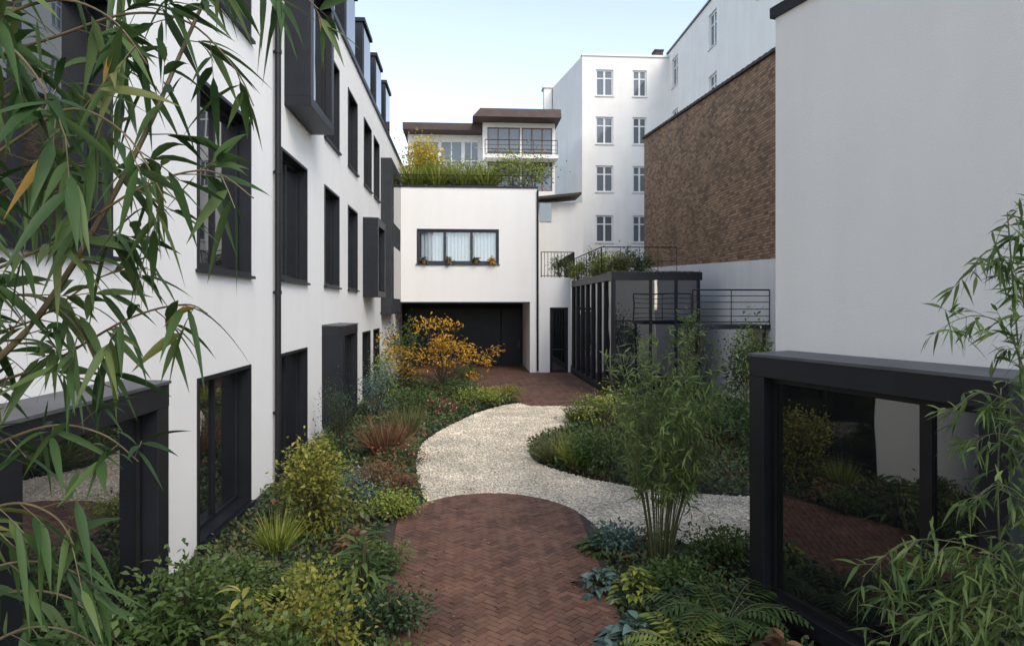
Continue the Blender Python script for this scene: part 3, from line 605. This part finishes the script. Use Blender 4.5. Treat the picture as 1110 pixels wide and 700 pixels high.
# --- left foreground bamboo
LBm = thing('bamboo_plant', 'tall bamboo close to the camera with long drooping leaves across the left building', 'bamboo', (-1.2, 1.5, 0))
lm = LM()
culms = [[(-1.35, 1.25, 0), (-1.36, 1.27, 1.6), (-1.36, 1.3, 2.7), (-1.30, 1.36, 3.5), (-1.2, 1.4, 4.3)],
         [(-1.45, 1.6, 0), (-1.47, 1.62, 2.0), (-1.47, 1.64, 3.2), (-1.4, 1.66, 4.2)],
         [(-1.75, 2.1, 0), (-1.78, 2.12, 2.0), (-1.75, 2.15, 3.4), (-1.5, 2.2, 4.3)]]
for c in culms:
    m = MB(); sp = spline(c, 7); m.tube(sp, 0.010, 0.004, n=8)
    for p, t in along(sp, 0.28): m.tube([p-t*0.005, p+t*0.005], 0.0112, n=8)
    m.build('culm', M['culm'], LBm, smooth=True)
br = [([(-120, 560), (-40, 430), (40, 345), (110, 235), (160, 140), (195, 60), (235, -30)], 1.4, 1.5), ([(-150, 350), (-60, 315), (60, 262), (150, 205), (225, 185), (275, 215)], 1.4, 1.4),
      ([(-120, 120), (-40, 75), (60, 40), (140, 15), (205, 25), (255, 75), (275, 115)], 1.5, 1.5), ([(-120, 40), (60, -50), (180, -35), (270, -25), (320, -10), (345, 10)], 1.65, 1.7),
      ([(-120, 560), (-40, 500), (50, 462), (110, 470), (150, 500)], 1.4, 1.5), ([(-140, 700), (-50, 640), (10, 610), (70, 615), (120, 650)], 1.35, 1.5),
      ([(-120, 260), (-40, 195), (20, 150), (80, 118), (140, 150), (180, 220)], 1.3, 1.3), ([(-140, 460), (-40, 425), (50, 395), (140, 345), (200, 330), (225, 340)], 1.5, 1.5),
      ([(-140, 10), (-50, 20), (10, 50), (50, 100), (75, 160)], 1.15, 1.2), ([(-120, 760), (-40, 715), (30, 680), (90, 690), (130, 730)], 1.5, 1.6), ([(-110, 600), (-30, 560), (20, 545), (60, 560), (80, 590)], 1.4, 1.4),
      ([(-120, 200), (-30, 130), (60, 75), (120, 70), (170, 95)], 1.5, 1.6), ([(-120, 370), (-30, 330), (30, 320), (70, 340), (100, 380)], 1.45, 1.45),
      ([(-120, 300), (-30, 230), (40, 190), (100, 180), (150, 200)], 1.7, 1.75), ([(-110, 100), (-20, 30), (60, 0), (120, 20), (160, 70)], 1.35, 1.4),
      ([(-120, 420), (-30, 370), (40, 345), (110, 300), (160, 290)], 1.7, 1.75), ([(-120, 680), (-30, 650), (40, 640), (90, 655), (120, 690)], 1.7, 1.75)]
for bi, (pts, f0, f1) in enumerate(br):
    n = len(pts); sp = spline([Wp(px, py, f0+(f1-f0)*i/(n-1)) for i, (px, py) in enumerate(pts)], 6)
    mb = MB(); mb.tube(sp, 0.0085 if bi == 0 else 0.0042, 0.0035 if bi == 0 else 0.0014, n=7); twigs(lm, mb, sp, 0.045, 0.08, 0.125, 0.0185, 0.4, nl=(3, 6), start=0.1, prob=0.84, vb=0.04); mb.build('branch', M['culm'], LBm)
lm.build('foliage', M['b_near'], LBm)

# --- right foreground bamboo
RBm = thing('bamboo_plant', 'leafy bamboo at the right edge in front of the black box window', 'bamboo', (*C2W(2.45, 3.3), 0))
lm = LM()
for c in ([(1140, 900, 3.2), (1128, 600, 3.2), (1106, 400, 3.2), (1092, 230, 3.25)], [(1120, 1000, 3.35), (1095, 690, 3.3), (1082, 560, 3.3), (1085, 420, 3.35)], [(1190, 900, 3.1), (1150, 560, 3.1), (1118, 330, 3.1), (1118, 210, 3.1)]):
    p3 = [Wp(*q) for q in c]; g0 = p3[0].copy(); g0.z = 0; p3 = [g0]+p3; sp = spline(p3, 6); m = MB(); m.tube(sp, 0.009, 0.003, n=7)
    twigs(lm, m, sp, 0.042, 0.14, 0.10, 0.0155, 0.3, nl=(3, 6), nst=5, fold=0.2, start=0.45, prob=0.85, vb=0.04); m.build('culm', M['culm2'], RBm, smooth=True)
for pts in ([(1115, 640), (1075, 600), (1020, 585), (975, 590), (935, 625)], [(1120, 690), (1085, 640), (1030, 635), (990, 640), (945, 640)], [(1120, 480), (1100, 440), (1060, 425), (1035, 445)], [(1115, 350), (1100, 300), (1075, 270), (1050, 295)], [(1120, 720), (1060, 680), (1000, 680), (960, 690)],
            [(1110, 400), (1090, 355), (1060, 342), (1030, 350), (1022, 362)], [(1130, 580), (1110, 540), (1080, 525), (1050, 545)], [(1118, 300), (1112, 250), (1100, 235), (1082, 250)], [(1120, 520), (1105, 480), (1075, 470), (1045, 490)],
            [(1120, 660), (1080, 620), (1030, 610), (985, 615)], [(1120, 700), (1090, 665), (1040, 655), (1005, 665)], [(1125, 690), (1090, 640), (1060, 605), (1010, 600)], [(1130, 720), (1080, 690), (1030, 668), (970, 665)], [(1130, 640), (1110, 600), (1090, 590), (1060, 620)],
            [(1130, 750), (1090, 710), (1050, 695), (1010, 710)], [(1130, 680), (1105, 645), (1075, 640), (1045, 670)], [(1130, 730), (1110, 690), (1085, 680), (1060, 700)]):
    f = rng.uniform(3.0, 3.3); sp = spline([Wp(px, py, f) for px, py in pts], 5); mb = MB(); mb.tube(sp, 0.004, 0.0016, n=5); twigs(lm, mb, sp, 0.031, 0.10, 0.10, 0.0155, 0.3, nl=(3, 6), nst=5, fold=0.2, vb=0.04); mb.build('branch', M['culm2'], RBm)
lm.build('foliage', M['b_mid'], RBm)

# --- centre bamboo clump
bx, by = G(715, 613)
CB = thing('bamboo_clump', 'fan shaped bamboo clump rising beside the brick circle in the right bed', 'bamboo', (bx, by, 0))
lm = LM()
for i in range(42):
    a = rng.uniform(0, 6.28); q = math.sqrt(rng.random()); r0 = 0.15*q; h = rng.uniform(2.05, 2.85)*(1.02-0.12*q); sp_ = rng.uniform(0.3, 0.95)*(0.3+q*0.72)
    ca, sa = math.cos(a), math.sin(a)
    pts = spline([(bx+ca*(r0+sp_*t**1.3), by+sa*(r0+sp_*t**1.3), h*(t-0.05*t**3*sp_)) for t in np.linspace(0, 1, 6)], 3)
    m = MB(); m.tube(pts, 0.008, 0.003, n=6)
    twigs(lm, m, pts, 0.054, 0.15, 0.115, 0.0215, 0.25, nl=(4, 7), nst=4, fold=0.0, start=0.38, prob=0.88, vb=0.28, down=0.05); m.build('culm', M['culm2'], CB)
lm.build('foliage', M['b_mid'], CB)

# --- left bed, far to near
x, y = G(478, 428)
shrub('maple_tree', 'small orange maple spreading over the left bed by the garage', 'tree', x, y, 1.8, 1.4, 2.6, 1800, 0.15, 0.062, 'orange', low=0.6, clumps=46, trunk=0.4, stemr=0.014, spread=0.105, rmin=0.3, rmax=1.12)
def sh(nm, lab, px, py, r, h, n, L, W, mat, cat='shrub', **k):
    x, y = G(px, py); return shrub(nm, lab, cat, x, y, r, r, h, n, L, W, mat, **k)
def ro(lab, px, py, r, n, L, W, mat, h, nm='broadleaf_plant'):
    x, y = G(px, py); rosette(nm, lab, 'plant', x, y, r, n, L, W, mat, h=h)
def tf(lab, px, py, r, h, n, W, mat):
    x, y = G(px, py); tuft('ornamental_grass', lab, 'grass', x, y, r, h, n, W, mat)
def fe(lab, px, py, r, nf, mat):
    x, y = G(px, py); fern('fern', lab, x, y, r, nf, mat)
sh('shrub', 'tall dark green shrub against the left wall behind the orange maple', 436, 424, 0.65, 2.7, 1900, 0.13, 0.05, 'green')
sh('shrub', 'slim green shrub left of the maple by the last bay', 417, 432, 0.5, 1.7, 900, 0.11, 0.05, 'lime')
sh('shrub', 'rounded grey green shrub below the maple beside the left wall', 412, 452, 0.7, 1.45, 2000, 0.08, 0.03, 'blue')
sh('shrub', 'leafy green shrub right of the grey green shrub in the left bed', 446, 452, 0.65, 0.95, 1300, 0.09, 0.04, 'green')
sh('conifer_shrub', 'dense dark bluish evergreen under the second ground floor window', 366, 490, 0.42, 1.45, 3200, 0.05, 0.016, 'deep', clumps=22)
sh('shrub', 'dark low shrub between the evergreen and the yellow shrub', 345, 510, 0.45, 0.8, 1300, 0.07, 0.03, 'green')
tf('russet ornamental grass in the middle of the left bed', 418, 496, 0.7, 0.9, 520, 0.013, 'russet')
tf('tan feathery grass just behind the russet grass', 440, 475, 0.55, 0.85, 340, 0.012, 'tan')
sh('heather', 'rust coloured heather mound by the gravel edge on the left', 404, 528, 0.48, 0.5, 1900, 0.05, 0.016, 'russet')
sh('heather', 'smaller rust coloured mound at the tip of the left bed near the brick circle', 432, 535, 0.3, 0.32, 900, 0.05, 0.016, 'russet')
sh('shrub', 'yellow green variegated shrub in front of the downpipe', 343, 583, 0.56, 1.32, 3300, 0.075, 0.04, 'yel', clumps=26, spread=0.22)
sh('shrub', 'low bright green mound beside the top left of the brick circle', 420, 560, 0.45, 0.42, 1400, 0.06, 0.028, 'lime')
sh('shrub', 'flowering low plant with pink blooms near the gravel bend', 440, 505, 0.45, 0.4, 700, 0.06, 0.03, 'green', cat='flowers', extra=('pink', 90, 0.05, 0.045))
sh('shrub', 'pink flowered clump nearest the forecourt in the left bed', 478, 452, 0.6, 0.45, 800, 0.07, 0.03, 'green', cat='flowers', extra=('pink', 90, 0.07, 0.06))
sh('shrub', 'round green shrub on the left edge of the far gravel', 520, 441, 0.75, 0.55, 1300, 0.08, 0.035, 'lime')
sh('shrub', 'yellow tinted low shrub beside the forecourt bricks', 545, 434, 0.7, 0.5, 1100, 0.08, 0.035, 'yel')
sh('shrub', 'dark green cushion left of the yellow tinted low shrub', 497, 434, 0.8, 0.65, 1200, 0.09, 0.035, 'green')
sh('shrub', 'green shrub on the forecourt edge just right of the maple', 505, 419, 0.9, 0.8, 1200, 0.1, 0.04, 'green')
sh('shrub', 'russet low shrub at the far end of the left bed before the garage', 490, 410, 1.0, 0.8, 1100, 0.1, 0.04, 'russet')
sh('shrub', 'leafy shrub against the wall below the nearest tall window', 262, 655, 0.42, 0.45, 1300, 0.08, 0.035, 'green')
sh('shrub', 'silvery green mound between the heather and the yellow shrub', 385, 548, 0.42, 0.48, 1300, 0.06, 0.025, 'blue')
tf('fine green grass at the wall foot left of the yellow shrub', 300, 600, 0.4, 0.55, 260, 0.010, 'lime')
fe('fern beside the wall under the near tall window', 290, 655, 0.5, 13, 'lime')
ro('plant with long pointed green leaves left of the brick circle', 392, 655, 0.45, 80, 0.28, 0.055, 'green', 0.7)
ro('red tinged leafy plant between yellow shrub and brick circle', 385, 605, 0.45, 90, 0.14, 0.06, 'russet', 0.3)
sh('shrub', 'pale yellow shrub at the bottom edge left of the brick path', 348, 742, 0.44, 1.0, 2800, 0.06, 0.032, 'yel', clumps=24, spread=0.22)
sh('shrub', 'low dark plant spilling onto the left edge of the brick path', 422, 690, 0.34, 0.42, 1500, 0.06, 0.03, 'deep')
sh('shrub', 'green plant spilling over the path beside the round brick edge', 410, 625, 0.34, 0.36, 1400, 0.06, 0.03, 'green')
sh('shrub', 'small leafy mound at the bottom edge on the left of the path', 420, 760, 0.3, 0.4, 1300, 0.06, 0.03, 'green')
ro('plant with drooping yellowing leaves in the bottom left', 262, 760, 0.45, 50, 0.22, 0.05, 'yel', 0.8)
sh('shrub', 'dense green shrub under the left box window', 190, 720, 0.5, 0.85, 2000, 0.09, 0.04, 'green')
sh('shrub', 'shady green shrub in the bottom left corner', 90, 800, 0.55, 0.9, 1800, 0.1, 0.045, 'green')
sh('shrub', 'mid green shrub at the bottom between yellow leaves and yellow shrub', 300, 790, 0.35, 0.75, 1300, 0.08, 0.04, 'green')
# --- right beds
tf('arching green grass tuft on the inside of the gravel bend', 600, 501, 0.65, 0.6, 480, 0.012, 'tan')
tf('darker grass tuft right of the arching grass', 625, 507, 0.55, 0.7, 420, 0.012, 'lime')
tf('small grass tuft growing at the far edge of the gravel', 625, 458, 0.5, 0.55, 320, 0.014, 'tan')
sh('shrub', 'leafy shrub behind the grass tufts in the right island bed', 652, 512, 0.6, 0.85, 1700, 0.09, 0.035, 'green')
sh('shrub', 'dark shrub at the far tip of the right island bed', 645, 455, 0.8, 0.6, 1200, 0.09, 0.035, 'green')
sh('shrub', 'pale green shrub before the pavilion corner', 655, 462, 0.7, 0.9, 1000, 0.1, 0.04, 'lime')
sh('shrub', 'bushy green shrub in front of the glass pavilion', 712, 478, 0.8, 1.1, 1500, 0.11, 0.04, 'deep', clumps=22)
sh('shrub', 'broad shrub behind the bamboo toward the gallery', 782, 482, 0.9, 1.35, 1700, 0.12, 0.045, 'deep', clumps=22)
sh('shrub', 'green shrub beside the corner of the right building', 850, 500, 0.9, 2.1, 2200, 0.12, 0.045, 'green')
sh('shrub', 'low shrub on the gravel edge behind the bamboo clump', 740, 528, 0.5, 0.42, 900, 0.09, 0.035, 'deep')
x, y = G(748, 458); shrub('slender_tree', 'slender green tree standing at the pavilion corner post', 'tree', x, y, 0.4, 0.4, 2.8, 600, 0.12, 0.045, 'green', low=1.2, trunk=1.3, stemr=0.018)
x, y = C2W(5.6, 16.2); shrub('climbing_shrub', 'dark climbing shrub hanging round the gallery posts by the right building', 'shrub', x, y, 0.65, 0.6, 2.6, 2200, 0.11, 0.06, 'green', low=0.8, clumps=22)
ro('low blue green leafy plant at the lower right edge of the bricks', 650, 640, 0.45, 110, 0.12, 0.065, 'blue', 0.2)
ro('blue green broad leaved plant at the bottom beside the brick path', 690, 705, 0.5, 120, 0.15, 0.09, 'blue', 0.26)
ro('blue green hosta nearest the path at the bottom edge', 660, 735, 0.42, 90, 0.16, 0.09, 'blue', 0.25)
ro('small dark leafy plant touching the right of the brick circle', 648, 598, 0.42, 110, 0.10, 0.055, 'green', 0.22)
ro('green leafy mound between bamboo base and blue plants', 690, 650, 0.45, 120, 0.11, 0.055, 'lime', 0.3)
ro('dark green broad leaved plant left of the large fern', 740, 670, 0.4, 90, 0.14, 0.07, 'deep', 0.3)
fe('large green fern at the foot of the right box window', 785, 690, 0.65, 17, 'green')
fe('fern at the bottom left of the larger fern', 740, 725, 0.52, 14, 'lime')
fe('fern at the bottom right below the box window corner', 805, 745, 0.5, 14, 'green')
sh('shrub', 'small leafy shrub between the bamboo base and the black window', 782, 620, 0.42, 0.55, 1400, 0.08, 0.035, 'green')
sh('shrub', 'small green shrub left of the bamboo base', 668, 598, 0.35, 0.32, 1000, 0.06, 0.03, 'blue')
sh('shrub', 'low leafy shrub in front of the bamboo base', 740, 645, 0.38, 0.32, 1200, 0.07, 0.03, 'green')
ro('reddish leaved plant under the right box window', 850, 735, 0.35, 55, 0.16, 0.06, 'russet', 0.3)
# --- rooftop plants
shrub('yellow_shrub', 'golden yellow shrub on the roof terrace by the left building', 'shrub', -2.2, 33.2, 1.15, 0.8, 2.7, 2300, 0.19, 0.095, 'gold', z=8.3, low=0.3, clumps=24)
for i, (xx, lab) in enumerate([(-2.4, 'leftmost yellow green grass clump on the roof edge'), (-1.3, 'second yellow green grass clump along the roof edge'), (-0.2, 'third yellow green grass clump along the roof edge'), (0.9, 'rightmost yellow green grass clump on the roof edge')]):
    tuft('roof_grass', lab, 'grass', xx, 31.3, 1.0, 1.15, 420, 0.05, 'lime', z=8.3, group='grass clumps along the roof edge', droop=0.5)
shrub('roof_shrub', 'bushy green shrub at the right end of the roof terrace', 'shrub', 2.6, 31.4, 1.3, 0.6, 1.9, 2400, 0.15, 0.065, 'lime', z=8.3, low=0.1)
shrub('roof_shrub', 'low green hedge behind the roof grasses', 'shrub', -0.4, 32.4, 2.5, 0.5, 1.7, 3200, 0.15, 0.07, 'lime', z=8.3, low=0.1, clumps=34)
for xx, yy, zz, rr, hh, mt, lab in [(5.1, 25.5, 4.12, 0.5, 0.9, 'lime', 'leafy shrub on the pavilion roof beside the terrace railing'), (5.8, 24.5, 4.12, 0.55, 1.0, 'green', 'shrub in the middle of the pavilion roof planting'), (6.6, 25.2, 4.12, 0.6, 0.95, 'green', 'rounded shrub at the right of the pavilion roof planting'), (5.4, 28.5, 4.12, 0.6, 1.4, 'green', 'shrub further back on the pavilion roof'),
                         (4.3, 31.2, 4.3, 0.5, 1.0, 'green', 'plant behind the short terrace railing'), (5.2, 23.0, 4.12, 0.45, 0.6, 'tan', 'low plant at the front left corner of the pavilion roof'), (4.95, 30.0, 4.12, 0.5, 0.9, 'lime', 'pale shrub where the pavilion roof meets the railing')]:
    shrub('roof_shrub', lab, 'shrub', xx, yy, rr, rr*0.9, hh, 900, 0.13, 0.05, mt, z=zz)
RP = thing('roof_railing', 'thin black railing around the planted terrace on the pavilion roof', 'railing', (6, 26, 4.12))
railing(RP, [(4.85, 30.3, 4.125), (4.85, 24.2, 4.125), (7.6, 24.2, 4.125)], 1.0, gap=0.6, mid=(0.5,), r=0.011, name='rails')
lm = LM(); n = 3500; P = np.stack([rng.uniform(4.74, 7.7, n), rng.uniform(21.95, 24, n), np.full(n, 4.12)], 1); lm.add(P, rng.normal(size=(n, 3))*np.array([1, 1, 0.3])+np.array([0, -0.2, 0.7]), 0.12, 0.035, 0.5, 3)
tag(lm.build('roof_sedum', M['tan'], None), 'thin green sedum covering the pavilion roof', 'ground cover', kind='stuff')
for xx, mt, lab in [(-1.85, 'green', 'potted plant at the left end of the curtained window sill'), (-0.75, 'tan', 'second potted plant from the left on the curtained window sill'), (0.45, 'green', 'third potted plant from the left on the curtained window sill'), (1.15, 'orange', 'potted plant at the right end of the curtained window sill')]:
    r = thing('potted_plant', lab, 'plant', (xx, 30.5, 4.9), 'potted plants on the window sill'); m = MB(); m.tube([(xx, 30.5, 4.9), (xx, 30.5, 5.06)], 0.07, 0.095, n=10); m.build('pot', M['pot'], r)
    lm = LM(); n = 60; lm.add(np.array([[xx, 30.5, 5.07]])+rng.normal(0, 0.05, (n, 3)), rng.normal(size=(n, 3))+np.array([0, 0, 0.8]), 0.22, 0.06, 0.5, 3); lm.build('foliage', M[mt], r)
# --- ground cover
n = 120000; X = rng.uniform(-3.15, 7.5, n); Y = 3.2+rng.random(n)**1.7*24
d1 = [(cx0+(px-cx0)*0.96, py) for px, py in near]
keep = ~inpoly(X, Y, grav) & ~inpoly(X, Y, d1) & ~inpoly(X, Y, fore)
rel = (np.stack([X, Y], 1)-np.array([cx, cy]))@np.array([fr.n.x, fr.n.y]); ru = (np.stack([X, Y], 1)-np.array([cx, cy]))@np.array([fr.u.x, fr.u.y])
keep &= ~((ru > -0.2) & (rel < 0.5)); keep &= ~((X > 4.6) & (Y > 21.8)); X = X[keep]; Y = Y[keep]; n = len(X)
pat = np.sin(X*2.7+1.3*np.sin(Y*1.9))*np.sin(Y*2.1+1.1*np.sin(X*2.3)); hgt = 0.07+0.12*(pat+1)*rng.random(n)
rus = np.sin(X*3.9+2.0*np.sin(Y*1.3)+1.0)*np.sin(Y*3.1+1.7*np.sin(X*1.7)+2.0)
lm = LM(); v = np.clip(0.47+0.22*pat+rng.normal(0, 0.19, n), 0, 0.85); v[rng.random(n) < np.where(rus > 0.55, 0.35, 0.02)] = 1
sc = 0.75+0.03*Y
lm.add(np.stack([X, Y, hgt*rng.random(n)+0.01], 1), rng.normal(size=(n, 3))+np.array([0, 0, 0.55]), rng.uniform(0.05, 0.11, n)*sc, rng.uniform(0.028, 0.055, n)*sc, 0.4*rng.random(n), 3, v)
tag(lm.build('ground_cover', M['cover'], None), 'mixed low leafy ground cover filling the planting beds', 'ground cover', kind='stuff')
# fallen leaves
n = 520; X = np.concatenate([rng.uniform(-1.1, 1.8, 200), rng.uniform(-1, 4, 320)]); Y = np.concatenate([rng.uniform(5.5, 10.5, 200), rng.uniform(10, 24, 320)])
k = inpoly(X, Y, grav) | inpoly(X, Y, near) | inpoly(X, Y, fore); X, Y = X[k], Y[k]; n = len(X); lm = LM()
lm.add(np.stack([X, Y, np.full(n, 0.045)], 1), rng.normal(size=(n, 3))*np.array([1, 1, 0.12]), 0.055, 0.025, 0.1, 3, tilt=0.15)
tag(lm.build('fallen_leaves', M['russet'], None), 'scattered dry fallen leaves lying on the paths', 'leaves', kind='stuff')

# ================================================================= LIGHT, SKY, CAMERA
w = bpy.data.worlds.new('World'); S.world = w; w.use_nodes = True; nt = w.node_tree; bg = nt.nodes['Background']
sky = nt.nodes.new('ShaderNodeTexSky'); sky.sky_type = 'NISHITA'; sky.sun_disc = False
sky.sun_elevation = math.radians(42); sky.sun_rotation = math.radians(150); sky.air_density = 1.0; sky.dust_density = 0.6; sky.ozone_density = 1.3
hs_ = nt.nodes.new('ShaderNodeHueSaturation'); hs_.inputs['Saturation'].default_value = 0.66
nt.links.new(sky.outputs[0], hs_.inputs['Color']); nt.links.new(hs_.outputs[0], bg.inputs['Color']); bg.inputs['Strength'].default_value = 0.33
sl = bpy.data.lights.new('sun', 'SUN'); sl.energy = 2.5; sl.angle = math.radians(30); sl.color = (1, 0.89, 0.75)
so = bpy.data.objects.new('sun', sl); COL.objects.link(so); so.rotation_euler = (math.radians(48), 0, math.radians(30)); so.location = (5, -10, 20)
cam = bpy.data.cameras.new('camera'); cam.lens = 24; cam.sensor_width = 36; cam.shift_y = -18/1110; cam.clip_start = 0.05; cam.clip_end = 2000
co = bpy.data.objects.new('camera', cam); COL.objects.link(co); co.location = (0, 0, H); co.rotation_euler = (math.radians(90), 0, -TH); S.camera = co
